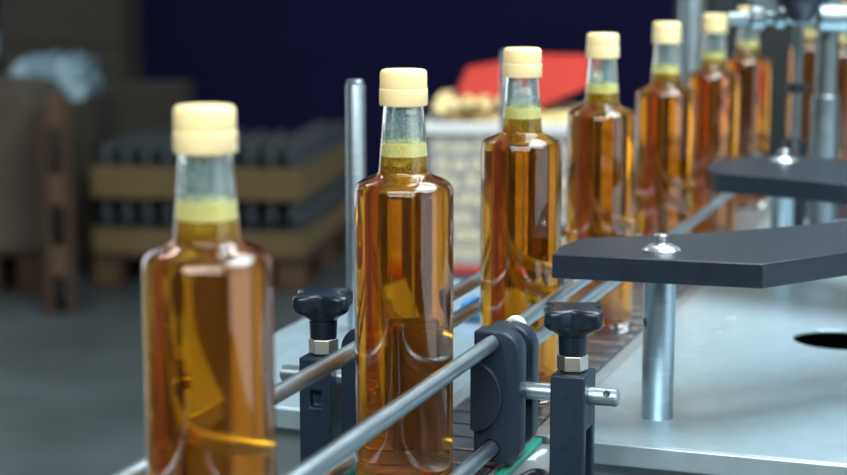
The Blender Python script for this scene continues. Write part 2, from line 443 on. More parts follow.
# ------------------------------------------------------------------ guide rails
def rail(off, z, t0, t1, label, r=0.0060):
    l = t1 - t0
    o = obj('guide_rail', rod((0, 0, 0), (0, 0, l), r, 40, 0.0012), M['steel_rod'])
    o.location = L(off, t0, z); o.rotation_euler = (D).to_track_quat('Z', 'Y').to_euler()
    return tag(o, label, 'rail', 'steel guide rails')
RZ, RL_, RM = 0.1000, 0.0180, 0.0775
rail(0.0445, RZ, 0.60, 1.75, 'upper steel rail crossing in front of the sharp bottle, held by the right clamp')
rail(0.0445, RL_, 0.60, 1.292, 'lower steel rail entering the bottom of the right clamp')
rail(0.0445, RM, 1.296, 2.42, 'steel rail running from behind the right knob to beyond the bright bolt', 0.0058)
rail(-0.0440, 0.1005, 0.60, 2.9, 'upper steel rail behind the bottles, crossing the left black bracket')
rail(-0.0440, 0.0765, 1.30, 2.9, 'second steel rail behind the bottles, just under the upper one')
rail(-0.0440, RL_, 0.60, 1.292, 'lowest steel rail left of the belt, ending in the left bracket')

tb = obj('guide_rail', lathe([(0.0062, 0), (0.0062, 0.30), (0.0036, 0.30), (0.0036, 0)], 32, closed=True), M['steel_rod'], None, L(0.0445, 2.24, RZ), D.to_track_quat('Z', 'Y').to_euler())
tag(tb, 'short tubular rail with an open end, under the rear black plate', 'rail', 'steel guide rails')
# ------------------------------------------------------------------ rail brackets (right one modelled, left one a turned copy)
def knob_mesh():
    bm = bmesh.new(); seg = 96
    prof = [(0.0, .0, 0.1040), (0.0108, .0, 0.1040), (0.0120, .03, 0.1062), (0.0150, .13, 0.1088), (0.0186, .21, 0.1116), (0.0205, .24, 0.1142),
            (0.0211, .25, 0.1175), (0.0211, .25, 0.1228), (0.0207, .245, 0.1248), (0.0196, .23, 0.1262), (0.0160, .15, 0.1268), (0.0125, .06, 0.1272),
            (0.0080, .0, 0.1274), (0.0, .0, 0.1275)]
    rings = []
    for r, a, z in prof:
        if r > 0.0119: r *= 1.08
        if r == 0: rings.append([bm.verts.new((0, 0, z))]); continue
        ring = []
        for k in range(seg):
            th = 2 * PI * k / seg
            c = math.cos(4 * (th - PI / 4))
            rr = r * (1 + a * (c if c > 0 else c * 1.0))
            zz = z
            if a > 0.1 and z < 0.118: zz += 0.0022 * (1 - c) * 0.5 * (0.118 - z) / 0.009
            ring.append(bm.verts.new((rr * math.cos(th), rr * math.sin(th), zz)))
        rings.append(ring)
    for A, B in zip(rings, rings[1:]):
        for k in range(seg):
            k2 = (k + 1) % seg
            if len(A) == 1: bm.faces.new((A[0], B[k], B[k2]))
            elif len(B) == 1: bm.faces.new((A[k], A[k2], B[0]))
            else: bm.faces.new((A[k], A[k2], B[k2], B[k]))
    return bm
def plate_outline(x0, x1):
    return round_rect(x0, 0.0065, x1, 0.1085, (0.003, 0.011, 0.016, 0.002), 8)
def make_bracket():
    root = empty('rail_bracket', (0, 0, 0))
    bx0, bx1, cx = 0.0875, 0.1145, 0.1005
    b = obj('block', box((bx0, -0.0175, -0.1151), (bx1, 0.0175, 0.0765)), M['black_plastic'], root)
    sl = bmesh.new()      # slot in the outer side, open below, with a slanted top
    add_prism(sl, [(0.1050, -0.2), (0.13, -0.2), (0.13, 0.0465), (0.1050, 0.026)], -0.0095, 0.0095, XZ)
    cut(b, sl)
    nt = bmesh.new()      # small notch in the far face
    add_prism(nt, [(-0.005, 0.0), (0.005, 0.0), (0.005, 0.0135), (-0.005, 0.0135)], 0, 0.02, Matrix.Translation((cx, 0.0105, 0.037)) @ XZ)
    cut(b, nt)
    md = b.modifiers.new('bevel', 'BEVEL'); md.width = 0.0016; md.segments = 3; md.limit_method = 'ANGLE'; md.angle_limit = math.radians(40)
    obj('foot', box((0.0475, -0.0150, -0.1151), (bx0, 0.0150, -0.1003)), M['skirt'], root, bevel=0.001)
    # cross shaft with a drilled end
    s = obj('cross_shaft', rod((0.047, 0, 0.0585), (0.1365, 0, 0.0585), 0.0068, 40, 0.0013), M['steel_post'], root)
    for ang in (0.62,):
        dv = Vector((0, -math.cos(ang), math.sin(ang))); c = Vector((0.1285, 0, 0.0585))
        cut(s, rod(c - dv * 0.02, c + dv * 0.02, 0.0029, 20, 0.0002))
    k = obj('knob', knob_mesh(), M['knob'], root, (cx, 0, 0), (0, 0, 0.27), smooth=70)
    obj('knob_stem', lathe([(0, 0.0896), (0.0100, 0.0896), (0.0106, 0.0902), (0.0112, 0.1052), (0.0098, 0.1065), (0, 0.1065)], 48), M['knob'], k)
    obj('hex_nut', prism(circle(0, 0, 0.0120, 6), 0.0782, 0.0896), M['nut'], root, (cx, 0, 0), (0, 0, 0.25), bevel=0.0006)
    obj('washer', lathe([(0, 0.0766), (0.0095, 0.0766), (0.0095, 0.0782), (0, 0.0782)], 32), M['hole'], root, (cx, 0, 0))
    # clamp: two thick black plates gripping both rods, with a core between them
    f = obj('clamp_plate', prism(plate_outline(0.0300, 0.0660), -0.0270, -0.0060, XZ), M['black_plastic'], root, bevel=0.0018)
    disc = [(0.0290, 0.0325)] + [(0.0300 + 0.0235 * math.cos(a), 0.0585 + 0.0275 * math.sin(a)) for a in [(-PI / 2 + 0.10) + (PI - 0.2) * k / 20 for k in range(21)]] + [(0.0290, 0.0845)]
    obj('half_moon_boss', prism(disc, -0.0325, -0.0265, XZ), M['black_plastic'], f, bevel=0.0009)
    obj('clamp_plate', prism(round_rect(0.0315, 0.0110, 0.0665, 0.1065, (0.003, 0.012, 0.018, 0.003), 8), 0.0090, 0.0275, XZ), M['black_plastic'], root, bevel=0.0018)
    obj('clamp_core', prism(round_rect(0.0330, 0.0125, 0.0540, 0.1075, (0.002, 0.004, 0.006, 0.002), 5), -0.0075, 0.0105, XZ), M['black_plastic'], root)
    for ch in [c for c in root.children if c.name.startswith('clamp_')]:
        for zz in (RZ, RL_): cut(ch, rod((0.0443, -0.06, zz), (0.0443, 0.06, zz), 0.0066, 32, 0.0002))
        m2 = ch.modifiers.get('bevel')
        if m2: ch.modifiers.remove(m2)
        md = ch.modifiers.new('bevel', 'BEVEL'); md.width = 0.0012; md.segments = 2; md.limit_method = 'ANGLE'; md.angle_limit = math.radians(45)
    obj('shaft_washer', rod((0.0555, 0.0015, 0.0585), (0.0590, 0.0015, 0.0585), 0.0085, 32), M['nut'], root)
    obj('rail_bushing', lathe([(0.0064, 0.0), (0.0064, 0.0125), (0.0072, 0.0125), (0.0085, 0.0108), (0.0085, 0.0)], 32, closed=True), M['white_plastic'], root, (0.0445, 0.0278, RZ), (-PI / 2, 0, 0))
    return root
TC = 1.262
br = make_bracket(); br.location = L(0, TC, 0); br.rotation_euler.z = ROT
tag(br, 'black knob bracket right of the sharp bottle, clamping the front guide rails', 'bracket', 'knob brackets holding the guide rails')
bl = copy_tree(br); bl.location = L(0, TC - 0.009, 0); bl.rotation_euler.z = ROT + PI
tag(bl, 'black knob bracket between the two nearest bottles, left of the belt', 'bracket', 'knob brackets holding the guide rails')
for ch in list(bl.children):
    if ch.name.startswith('rail_bushing'): bpy.data.objects.remove(ch); continue
    if ch.name.startswith('clamp_plate'):          # the left clamp is wider
        ch.data = ch.data.copy()
        for v in ch.data.vertices:
            if v.co.x > 0.0515: v.co.x += 0.0085
    if ch.name.startswith('shaft_washer'): ch.location.x += 0.0085

cb = curve_tube('cable', [L(0.0665, 1.10, 0.0002), L(0.067, 1.17, 0.0004), L(0.0725, 1.205, 0.003), L(0.084, 1.222, 0.007), L(0.097, 1.205, 0.004), L(0.105, 1.16, -0.03), L(0.107, 1.10, -0.12)], 0.0027, M['cable'])
tag(cb, 'black cable looping at the foot of the right knob bracket', 'cable')

# ------------------------------------------------------------------ steel table around the belt
def table_piece(name, x0, x1, t0, t1, hole=None, loc_t=0):
    root = empty(name, L(0, 0, 0), ROT)
    holes = [circle(hole[0], hole[1], hole[2], 64)] if hole else []
    obj('table_top', prism([(x0, t0), (x1, t0), (x1, t1), (x0, t1)], -0.003, 0.0, holes=holes), M['table'], root, bevel=0.0006, bseg=2)
    obj('front_lip', box((x0, t0 - 0.0042, -0.019), (x1, t0, -0.0001)), M['table'], root, bevel=0.0030, bseg=4)
    bm = bmesh.new(); add_box(bm, (x0 + 0.012, t0 + 0.012, -0.22), (x1 - 0.012, t0 + 0.016, -0.003))
    add_box(bm, (x0 + 0.012, t0 + 0.016, -0.22), (x0 + 0.016, t1 - 0.012, -0.003))
    add_box(bm, (x1 - 0.016, t0 + 0.016, -0.22), (x1 - 0.012, t1 - 0.012, -0.003))
    add_box(bm, (x0 + 0.016, t0 + 0.016, -0.22), (x1 - 0.016, t1 - 0.012, -0.216))
    obj('skirt', bm, M['skirt'], root)
    obj('hole_shade_sheet', box((x0 + 0.017, t0 + 0.017, -0.2158), (x1 - 0.017, t1 - 0.017, -0.19)), M['hole'], root)  # near-black sheet, stands in for the shade inside the table hole
    for (x, y) in ((x0 + 0.04, t0 + 0.05), (x1 - 0.04, t0 + 0.05), (x0 + 0.04, t1 - 0.05), (x1 - 0.04, t1 - 0.05)):
        obj('leg', box((x - 0.02, y - 0.02, -BELT), (x + 0.02, y + 0.02, -0.216)), M['skirt'], root)
    return root
tr = table_piece('machine_table', 0.0585, 0.80, 1.345, 2.62, hole=(0.2445, 1.795, 0.0465))
tag(tr, 'bright steel machine table with a round hole, right of the belt', 'table')
for (px, py) in ((703, 348), (718, 331), (731, 317)):
    p = on_z(px, py, 0); q = Vector((p.x, p.y)) - Vector((tr.location.x, tr.location.y))
    x = q.x * N.x + q.y * N.y; y = q.x * D.x + q.y * D.y
    obj('rivet', box((x - 0.0055, y - 0.004, 0.0), (x + 0.0055, y + 0.004, 0.0012)), M['skirt'], tr, bevel=0.0006)
bd_ = empty('machine_bed', L(0, 0, 0), ROT)
obj('bed_board', box((0.0585, 2.625, -0.02), (0.80, 3.6, 0.0)), M['plate_black'], bd_, bevel=0.001)
obj('bed_cabinet', box((0.07, 2.64, -BELT), (0.79, 3.59, -0.02)), M['dark_machine'], bd_, bevel=0.004)
tag(bd_, 'dark machine bed beyond the bright steel table, under the farthest bottles', 'machine')
tl = table_piece('side_table', -0.315, -0.0585, 1.360, 1.985)
tag(tl, 'grey steel side table left of the belt, behind the left knob bracket', 'table')

# plates over the table
def plate_poly(pts_px, z):
    return [on_z(px, py, z) for px, py in pts_px]
def cover_plate(name, P, z, th, label):
    o = empty(name, (P[0].x, P[0].y, BELT + z - th))
    tag(o, label, 'plate', 'black plates over the table')
    obj('board', prism([(p.x - P[0].x, p.y - P[0].y) for p in P], 0, th), M['plate_black'], o, bevel=0.0012)
    return o
ZP, TH = 0.144, 0.0205
Pf = plate_poly([(552, 254), (763, 264), (847, 252)], ZP)
dirr = (Pf[2] - Pf[1]).normalized()
Pf += [Pf[2] + dirr * 0.12, Pf[2] + dirr * 0.12 + Vector((0.03, 0.15, 0))] + plate_poly([(847, 221), (719, 232), (583, 238), (560, 246)], ZP)
fp = cover_plate('guide_plate', Pf, ZP, TH, 'large black plate at right with a bright bolt, on a steel post')
Pr = plate_poly([(705, 168), (716, 173), (760, 176.5), (800, 180), (847, 185)], ZP)
e = Pr[-1]
Pr += [e + Vector((0.10, -0.05, 0)), e + Vector((0.12, 0.10, 0)), e + Vector((0.04, 0.26, 0))] + plate_poly([(775, 155), (730, 158), (712, 162)], ZP)
rp = cover_plate('guide_plate', Pr, ZP, 0.022, 'blurred black plate farther back, under the thick machine post')
def bolt(parent, p, z):
    o = obj('bolt', lathe([(0, 0.0140), (0.0052, 0.0140), (0.0060, 0.0132), (0.0060, 0.0118), (0.0054, 0.0114), (0.0054, 0.0068), (0.0060, 0.0060), (0.0100, 0.0052), (0.0148, 0.0030), (0.0166, 0.0010), (0.0166, 0), (0, 0)], 48), M['bolt'], parent)
    o['label'] = 'bright stepped bolt head'
    o.location = Vector((p.x, p.y, BELT + z)) - parent.location
def plate_post(p, z1, label):
    o = obj('plate_post', lathe([(0, 0), (0.0133, 0), (0.0135, 0.0004), (0.0135, z1 - 0.0004), (0.0132, z1), (0, z1)], 56), M['steel_post'], None, (p.x, p.y, BELT))
    tag(o, label, 'post', 'steel posts under the black plates'); return o
p1 = on_z(657, 417, 0)
bolt(fp, p1, ZP)
pp = plate_post(p1, ZP - TH, 'steel post under the bolt of the large front plate')
a = Vector((-0.95, -0.32, 0)).normalized(); c = Vector((0, 0, 0.083))
cut(pp, rod(c + a * 0.003, c + a * 0.03, 0.0038, 20, 0.0003))
p2 = on_z(784, 161, ZP)
bolt(rp, p2, ZP); plate_post(p2, ZP - 0.022, 'dim steel post under the bolt of the blurred rear plate')
p3 = on_z(763, 262, ZP) + Vector((0.125, 0.20, 0))
p3 = on_z(819, 287, 0)
plate_post(p3, ZP - TH, 'steel post seen below the right part of the front plate') if False else None

# ------------------------------------------------------------------ slim poles left of the belt
def slim_pole(px, py, y, r, z0, label):
    p = on_y(px, py, y); h = p.z - (BELT + z0)
    o = obj('slim_pole', lathe([(0, 0), (r, 0), (r, h - 0.006), (r * 0.97, h - 0.0052), (r * 0.86, h - 0.005), (r * 0.86, h - 0.0008), (r * 0.8, h), (0, h)], 40), M['steel_post'], None, (p.x, p.y, BELT + z0))
    return tag(o, label, 'pole', 'slim steel poles')
slim_pole(355.5, 80, 1.80, 0.0099, 0.0, 'slim steel pole standing left of the sharp bottle')
slim_pole(507.5, 50, 2.32, 0.0095, -BELT, 'slim steel pole half hidden behind the cap of the third bottle')
pp = on_y(691.5, 40, 3.3)
o = obj('machine_column', lathe([(0, 0), (0.06, 0), (0.06, 0.012), (0.0225, 0.016), (0.0225, 2.1), (0, 2.1)], 48), M['steel_post'], None, (pp.x, pp.y, 0))
tag(o, 'grey upright column behind the fifth and sixth bottles', 'column')

# blue coupling on the side table
bc = empty('hose_coupling', on_z(471, 322, 0.0), ROT)
obj('body', box((-0.011, -0.004, 0.007), (0.013, 0.040, 0.021)), M['blue'], bc, bevel=0.002)
bm = bmesh.new()
for k in range(5): add_box(bm, (-0.010 + k * 0.0045, -0.0045, 0.0), (-0.0072 + k * 0.0045, 0.038, 0.0085))
add_box(bm, (-0.010, 0.0, 0.0), (0.0115, 0.036, 0.007))
obj('ribbed_base', bm, M['crate_blue'], bc)
tag(bc, 'small bright blue coupling lying on the side table below the rails', 'coupling')

# ------------------------------------------------------------------ capping machine behind the rear plate
YA = 2.34
pa = on_y(824, 150, YA)
cm = empty('capping_machine', (pa.x, pa.y, BELT))
tag(cm, 'silvery capping machine with thick post, crossbar and dark cup', 'machine')
zt = on_y(824, 95, YA).z - BELT
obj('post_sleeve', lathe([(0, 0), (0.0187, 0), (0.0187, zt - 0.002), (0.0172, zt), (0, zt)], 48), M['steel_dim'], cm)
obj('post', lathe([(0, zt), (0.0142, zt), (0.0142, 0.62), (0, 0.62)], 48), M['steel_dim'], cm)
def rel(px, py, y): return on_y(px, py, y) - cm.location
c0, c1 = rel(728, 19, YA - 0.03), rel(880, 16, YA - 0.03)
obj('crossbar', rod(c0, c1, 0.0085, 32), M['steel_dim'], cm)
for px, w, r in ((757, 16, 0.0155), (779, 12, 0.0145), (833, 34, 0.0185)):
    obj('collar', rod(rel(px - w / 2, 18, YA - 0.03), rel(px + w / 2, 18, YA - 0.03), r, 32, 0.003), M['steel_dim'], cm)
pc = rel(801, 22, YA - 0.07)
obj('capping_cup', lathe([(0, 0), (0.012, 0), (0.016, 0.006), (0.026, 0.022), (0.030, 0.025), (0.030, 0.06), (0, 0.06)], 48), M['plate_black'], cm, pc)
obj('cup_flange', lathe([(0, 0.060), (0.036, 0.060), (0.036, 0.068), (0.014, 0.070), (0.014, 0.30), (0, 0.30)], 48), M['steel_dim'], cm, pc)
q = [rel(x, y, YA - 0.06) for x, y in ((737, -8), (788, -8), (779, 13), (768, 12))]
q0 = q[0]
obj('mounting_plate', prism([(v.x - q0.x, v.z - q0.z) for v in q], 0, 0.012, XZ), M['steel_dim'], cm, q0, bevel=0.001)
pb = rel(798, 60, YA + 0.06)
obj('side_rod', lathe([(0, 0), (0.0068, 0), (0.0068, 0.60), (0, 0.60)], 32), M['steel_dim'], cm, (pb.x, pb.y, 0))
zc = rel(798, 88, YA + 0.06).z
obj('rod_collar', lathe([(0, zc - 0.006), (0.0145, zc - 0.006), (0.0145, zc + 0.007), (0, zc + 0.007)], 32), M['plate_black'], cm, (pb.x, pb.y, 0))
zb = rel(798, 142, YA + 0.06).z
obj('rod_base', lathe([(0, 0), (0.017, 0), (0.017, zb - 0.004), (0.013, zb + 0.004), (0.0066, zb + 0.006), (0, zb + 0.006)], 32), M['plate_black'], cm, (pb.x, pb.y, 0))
# dark housing behind the machine
pd = on_y(709, 100, 4.1)
dh = empty('machine_housing', (pd.x + 0.24, 4.4, 0))
tag(dh, 'dark green machine housing in the blurred background at right', 'machine')
obj('cabinet', box((-0.24, -0.3, 0.08), (0.24, 0.3, 2.0)), M['dark_machine'], dh, bevel=0.01)
obj('door_panel', box((-0.18, -0.312, 0.35), (0.18, -0.30, 1.85)), M['dark_machine'], dh, bevel=0.004)
obj('plinth', box((-0.21, -0.27, 0), (0.21, 0.27, 0.08)), M['hole'], dh)

# ------------------------------------------------------------------ bin of caps, red lid, crate
YB = 4.0
lt, rb = on_y(427, 122, YB), on_y(598, 266, YB)
bw, bh = rb.x - lt.x, lt.z - rb.z
bdep = 0.34
ang = -0.10
bn = empty('cap_bin', (lt.x, YB, rb.z), ang)
tag(bn, 'milky clear bin heaped with cream caps behind the bottles', 'bin')
bm = bmesh.new(); w = 0.004
add_box(bm, (0, 0, 0), (bw, w, bh)); add_box(bm, (0, bdep - w, 0), (bw, bdep, bh))
add_box(bm, (0, w, 0), (w, bdep - w, bh)); add_box(bm, (bw - w, w, 0), (bw, bdep - w, bh)); add_box(bm, (w, w, 0), (bw - w, bdep - w, w))
obj('tub', bm, M['bin'], bn)
bm = bmesh.new(); zz = bh
for lo, hi in (((-0.010, -0.010, zz - 0.026), (bw + 0.010, 0.0, zz)), ((-0.010, bdep, zz - 0.026), (bw + 0.010, bdep + 0.010, zz)),
               ((-0.010, 0.0, zz - 0.026), (0.0, bdep, zz)), ((bw, 0.0, zz - 0.026), (bw + 0.010, bdep, zz))):
    add_box(bm, lo, hi)
obj('rim', bm, M['bin_rim'], bn, bevel=0.003)
cr = math.cos(ang); sr = math.sin(ang)
def binpt(x, y, z): return Vector((bn.location.x + x * cr - y * sr, bn.location.y + x * sr + y * cr, bn.location.z + z))
def loose_cap(): return lathe([(0, 0.0128), (0.0125, 0.0128), (0.0155, 0.0115), (0.0165, 0.008), (0.0168, -0.0005), (0.0172, -0.001), (0.0172, -0.0125), (0.0150, -0.0125), (0.0145, -0.0085), (0, -0.0085)], 20)
cap0 = None; ncap = 0
rr = random.Random(11)
spots = []
pit = 0.0365
nx = int((bw - 0.03) / pit)
nzr = int((bh - 0.03) / pit)
for kz in range(nzr):                    # caps lying against the front wall of the tub
    for kx in range(nx):
        spots.append((0.022 + (kx + 0.5 * (kz % 2)) * pit * 0.985, 0.0285, 0.0235 + kz * (bh - 0.047) / (nzr - 1), 'front'))
for ky in range(8):                      # the heap on top
    for kx in range(nx):
        x = 0.024 + (kx + 0.5 * (ky % 2)) * pit; y = 0.03 + ky * pit
        s = (x / bw - 0.42)
        hgt = 0.012 + 0.036 * max(0, 1 - (s / 0.5) ** 2) + 0.004 * ky * (1 - abs(s))
        if s > (-0.34 if ky > 1 else -0.22 if ky > 0 else 0.05): hgt = 0.006
        spots.append((x, y, bh - 0.005 + hgt, 'top'))
for (x, y, z, wh) in spots:
    x += rr.uniform(-.008, .008); z += rr.uniform(0, .006)
    if x > bw - 0.024: continue
    x = max(x, 0.0265)
    if cap0 is None: cap0 = o = obj('loose_cap', loose_cap(), M['cap'])
    else: o = cap0.copy(); COL.objects.link(o)
    o.location = binpt(x, y, z); o.rotation_euler = (rr.uniform(0, 6.28), rr.uniform(-1.2, 1.2), rr.uniform(0, 6.28))
    tag(o, 'cream cap lying in the heap on top of the clear bin' if wh == 'top' else 'cream cap seen through the front wall of the clear bin', 'cap',
        'caps heaped on top of the bin' if wh == 'top' else 'caps behind the front wall of the bin')
# red sheet-plastic lid lying tilted on the heap
def px_prism(name, pts, y, th, m, lean=0.0, parent=None):
    P = [on_y(px, py, y) for px, py in pts]; c = P[0]
    bm = prism([(p.x - c.x, p.z - c.z) for p in P], 0, th, XZ)
    if lean: bmesh.ops.rotate(bm, cent=(0, 0, 0), matrix=Matrix.Rotation(lean, 3, 'X'), verts=bm.verts[:])
    return obj(name, bm, m, parent, c if parent is None else c - parent.location)
lidp = on_y(455, 106, YB + 0.03)
LIFT = Vector((0, 0, 0.012))
ld = empty('lid', lidp + LIFT)
tag(ld, 'bright red lid tilted over the heap of cream caps', 'lid')
def lid_mesh():
    pts_f = [on_y(x, y, YB + 0.012) - lidp for x, y in ((457, 101), (541, 112), (590, 92))]
    pts_t = [on_y(x, y, YB + 0.07) - lidp for x, y in ((468, 74), (543, 60), (590, 61))]
    bk = Vector((0.0, 0.16, -0.005))
    bm = bmesh.new()
    f = [bm.verts.new(p) for p in pts_f]; t = [bm.verts.new(p) for p in pts_t]
    tb = [bm.verts.new(p + bk) for p in pts_t]; fb = [bm.verts.new(p + bk + Vector((0, 0.06, 0))) for p in pts_f]
    for i in (0, 1):
        bm.faces.new((f[i], f[i + 1], t[i + 1], t[i])); bm.faces.new((t[i], t[i + 1], tb[i + 1], tb[i])); bm.faces.new((tb[i], tb[i + 1], fb[i + 1], fb[i]))
    bm.faces.new((f[0], t[0], tb[0], fb[0])); bm.faces.new((f[2], fb[2], tb[2], t[2]))
    bm.faces.new((f[0], fb[0], fb[1], f[1])); bm.faces.new((f[1], fb[1], fb[2], f[2]))
    return bm
obj('panel', lid_mesh(), M['red'], ld, bevel=0.004)
rs = empty('crate', (lt.x - 0.004, YB - 0.004, 0), ang)
tag(rs, 'blue crate with a red top board under the bin of caps', 'crate')
obj('top_board', box((0, 0, rb.z - 0.018), (bw + 0.02, bdep + 0.02, rb.z)), M['red'], rs, bevel=0.003)
obj('crate_body', box((0.005, 0.005, 0.0), (bw + 0.015, bdep + 0.015, rb.z - 0.018)), M['crate_blue'], rs, bevel=0.004)

# ------------------------------------------------------------------ background pallets at left
def floor_y(py): return on_z(423, py, -BELT).y
YS = 6.75
xl, xr = on_y(92, 200, YS).x, on_y(306, 200, YS).x
SW = xr - xl; SD = 1.15; sang = -0.14
z_of = lambda py: on_y(200, py, YS).z
pallet_h = z_of(252)
st = empty('pallet', (xl, YS, 0), sang)
tag(st, 'low wooden pallet under the two trays of empty bottles', 'pallet')
for k, x in enumerate((0.05, SW / 2, SW - 0.05)):
    for y in (0.05, SD / 2, SD - 0.05): obj('block', box((x - 0.05, y - 0.05, 0.02), (x + 0.05, y + 0.05, pallet_h - 0.045)), M['wood_pale'], st)
    obj('skid_board', box((x - 0.05, 0, 0), (x + 0.05, SD, 0.02)), M['wood'], st)
bm = bmesh.new()
for k in range(7): add_box(bm, (0, k * SD / 7 + 0.004, pallet_h - 0.022), (SW, (k + 1) * SD / 7 - 0.03, pallet_h))
for x in (0.0, SW / 2 - 0.05, SW - 0.1): add_box(bm, (x, 0, pallet_h - 0.045), (x + 0.1, SD, pallet_h - 0.022))
obj('deck_boards', bm, M['wood'], st)
ca, sa = math.cos(sang), math.sin(sang)
def stp(x, y, z): return Vector((xl + x * ca - y * sa, YS + x * sa + y * ca, z))
def tray(z0, z1, label):
    o = empty('tray', stp(0, 0, z0), sang); tag(o, label, 'tray', 'cardboard trays of bottles')
    w = 0.006; h = z1 - z0; bm = bmesh.new()
    add_box(bm, (0, 0, 0), (SW, SD, w)); add_box(bm, (0, 0, w), (SW, w, h)); add_box(bm, (0, SD - w, w), (SW, SD, h))
    add_box(bm, (0, w, w), (w, SD - w, h)); add_box(bm, (SW - w, w, w), (SW, SD - w, h))
    obj('tray_box', bm, M['card'], o)
    return o
za0, za1 = pallet_h, z_of(228)
zb0, zb1 = z_of(197), z_of(165)
tray(za0, za1, 'lower brown cardboard tray, resting on the pallet')
tray(zb0, zb1, 'upper brown cardboard tray, stacked on the lower bottles')
def empty_bottle(h):
    r = 0.036
    return lathe([(0, 0), (r, 0), (r, h * 0.70), (r * 0.92, h * 0.76), (r * 0.45, h * 0.83), (r * 0.38, h * 0.98), (0, h)], 14)
hb = zb0 - za0 - 0.0076
eb = None
nbx = int(SW / 0.078)
for lay, (z0) in enumerate((za0, zb0)):
    for iy in range(int(SD / 0.078)):
        for ix in range(nbx):
            if lay == 0 and not (iy == 0 or ix == nbx - 1): continue
            if lay == 1 and not (iy <= 7 or ix >= nbx - 2): continue
            if eb is None: eb = o = obj('empty_bottle', empty_bottle(hb), M['empty'], smooth=60)
            else: o = eb.copy(); COL.objects.link(o)
            o.location = stp(0.045 + ix * (SW - 0.09) / (nbx - 1), 0.046 + iy * 0.0775, z0 + 0.0066)
            tag(o, 'dark empty bottle standing in the upper cardboard tray' if lay else 'dark empty bottle standing in the lower cardboard tray', 'bottle',
                'empty bottles in the upper tray' if lay else 'empty bottles in the lower tray')

# upright pallet seen edge-on
YU = 6.20
u0, u1 = on_y(38, 105, YU), on_y(69, 105, YU)
up = empty('pallet', (u0.x, YU, 0), 0.19)
tag(up, 'wooden pallet standing on its edge beside the big brown carton', 'pallet')
uw = u1.x - u0.x; uh = u0.z
bd = 0.28 * uw
for x in (0, uw - bd):
    obj('face_board', box((x, 0, 0), (x + bd, 0.3, uh)), M['wood'], up)
for py in (112, 190, 262):
    zc = on_y(45, py, YU).z
    obj('spacer_block', box((bd, 0.0, max(0.0, zc - 0.055)), (uw - bd, 0.10, zc + 0.055)), M['wood_pale'], up)
# big carton at the left edge
YC = 6.56
c0, c1 = on_y(-75, 250, YC), on_y(36, 86, YC)
pf = empty('pallet', (c0.x, YC + 0.02, 0)); tag(pf, 'wooden pallet under the big brown carton at the left edge', 'pallet')
cz = on_y(0, 252, YC).z
for x in (0.0, (c1.x - c0.x) / 2 - 0.05, c1.x - c0.x - 0.10): obj('block', box((x, 0, 0), (x + 0.10, 0.62, cz - 0.02)), M['wood'], pf)
obj('deck_board', box((0, 0, cz - 0.02), (c1.x - c0.x, 0.62, cz)), M['wood'], pf)
ct = empty('carton', (c0.x, YC, cz)); tag(ct, 'big dull brown carton at the left edge', 'carton')
cw, ch = c1.x - c0.x, c1.z - cz
obj('carton_box', prism([(0, 0), (cw, 0), (cw, ch * 0.86), (cw - 0.05, ch * 0.97), (cw - 0.12, ch), (0, ch)], 0, 0.6, XZ), M['card_grey'], ct, bevel=0.012)
obj('tape', box((cw * 0.42, -0.002, ch * 0.3), (cw * 0.48, 0.0, ch * 0.96)), M['card'], ct)
fb = empty('film_roll', (on_y(-36, 50, YC).x - 0.135, YC + 0.3, c1.z), 0)
obj('roll', rod((0, -0.25, 0.135), (0, 0.25, 0.135), 0.135, 32), M['bag'], fb)
obj('core', rod((0, -0.27, 0.135), (0, 0.27, 0.135), 0.04, 24), M['card'], fb)
tag(fb, 'pale blue roll of film on the big carton at the left edge', 'roll')
# stack of dark cartons with the pale blue bag on it
YD = 7.2
d0, d1 = on_y(0, 280, YD), on_y(93, 101, YD)
dw = d1.x - d0.x
dtop = d1.z
dk = []
levels = 2
for i in range(levels):
    for j in range(2):
        o = empty('carton', (d0.x + j * dw / 2, YD, i * dtop / levels)); 
        obj('carton_box', box((0.004, 0, 0.002), (dw / 2 - 0.004, 0.55, dtop / levels)), M['card_dark'], o, bevel=0.008)
        obj('flap_tape', box((dw / 4 - 0.025, -0.0015, dtop / levels * 0.55), (dw / 4 + 0.025, 0.0, dtop / levels * 0.98)), M['card_grey'], o)
        tag(o, '%s dark carton of the stack behind the upright pallet, %s' % (('lower', 'upper')[i], ('half behind the big brown carton', 'next to the empty bottles')[j]), 'carton', 'dark cartons behind the upright pallet')
bagp = on_y(19, 100, YD + 0.1)
b1 = on_y(84, 58, YD + 0.1)
bwid, bhei = b1.x - bagp.x, b1.z - dtop
bm = bmesh.new()
bmesh.ops.create_cube(bm, size=1); bmesh.ops.subdivide_edges(bm, edges=bm.edges[:], cuts=10, use_grid_fill=True)
for v in bm.verts:
    x, y, z = v.co
    f = 1 - 0.12 * (2 * x) ** 4 - 0.10 * (2 * y) ** 4
    tw = 1.0 + (0.10 * (z))
    v.co = Vector(((x * tw + 0.5) * bwid, y * 0.34, (z + 0.5) * bhei * (f if z > 0 else 1)))
    n_ = 0.012 * math.sin(19 * x + 7 * z) + 0.01 * math.sin(31 * y + 13 * x + 5 * z)
    v.co += Vector((n_, n_, n_ if z > -0.45 else 0))
    if v.co.z < 0: v.co.z = 0
bg = obj('film_bag', bm, M['bag'], None, (bagp.x, YD + 0.22, dtop), smooth=60)
tag(bg, 'crumpled pale blue plastic bag lying on the dark cartons', 'bag')
# low dark carton behind the trays
e0, e1 = on_y(100, 110, 8.05), on_y(183, 86, 8.05)
o = obj('carton', box((0, 0, 0), (e1.x - e0.x, 0.4, e1.z)), M['card_dark'], None, (e0.x, 8.05, 0), bevel=0.01)
tag(o, 'brown carton showing just above the left end of the upper tray', 'carton')
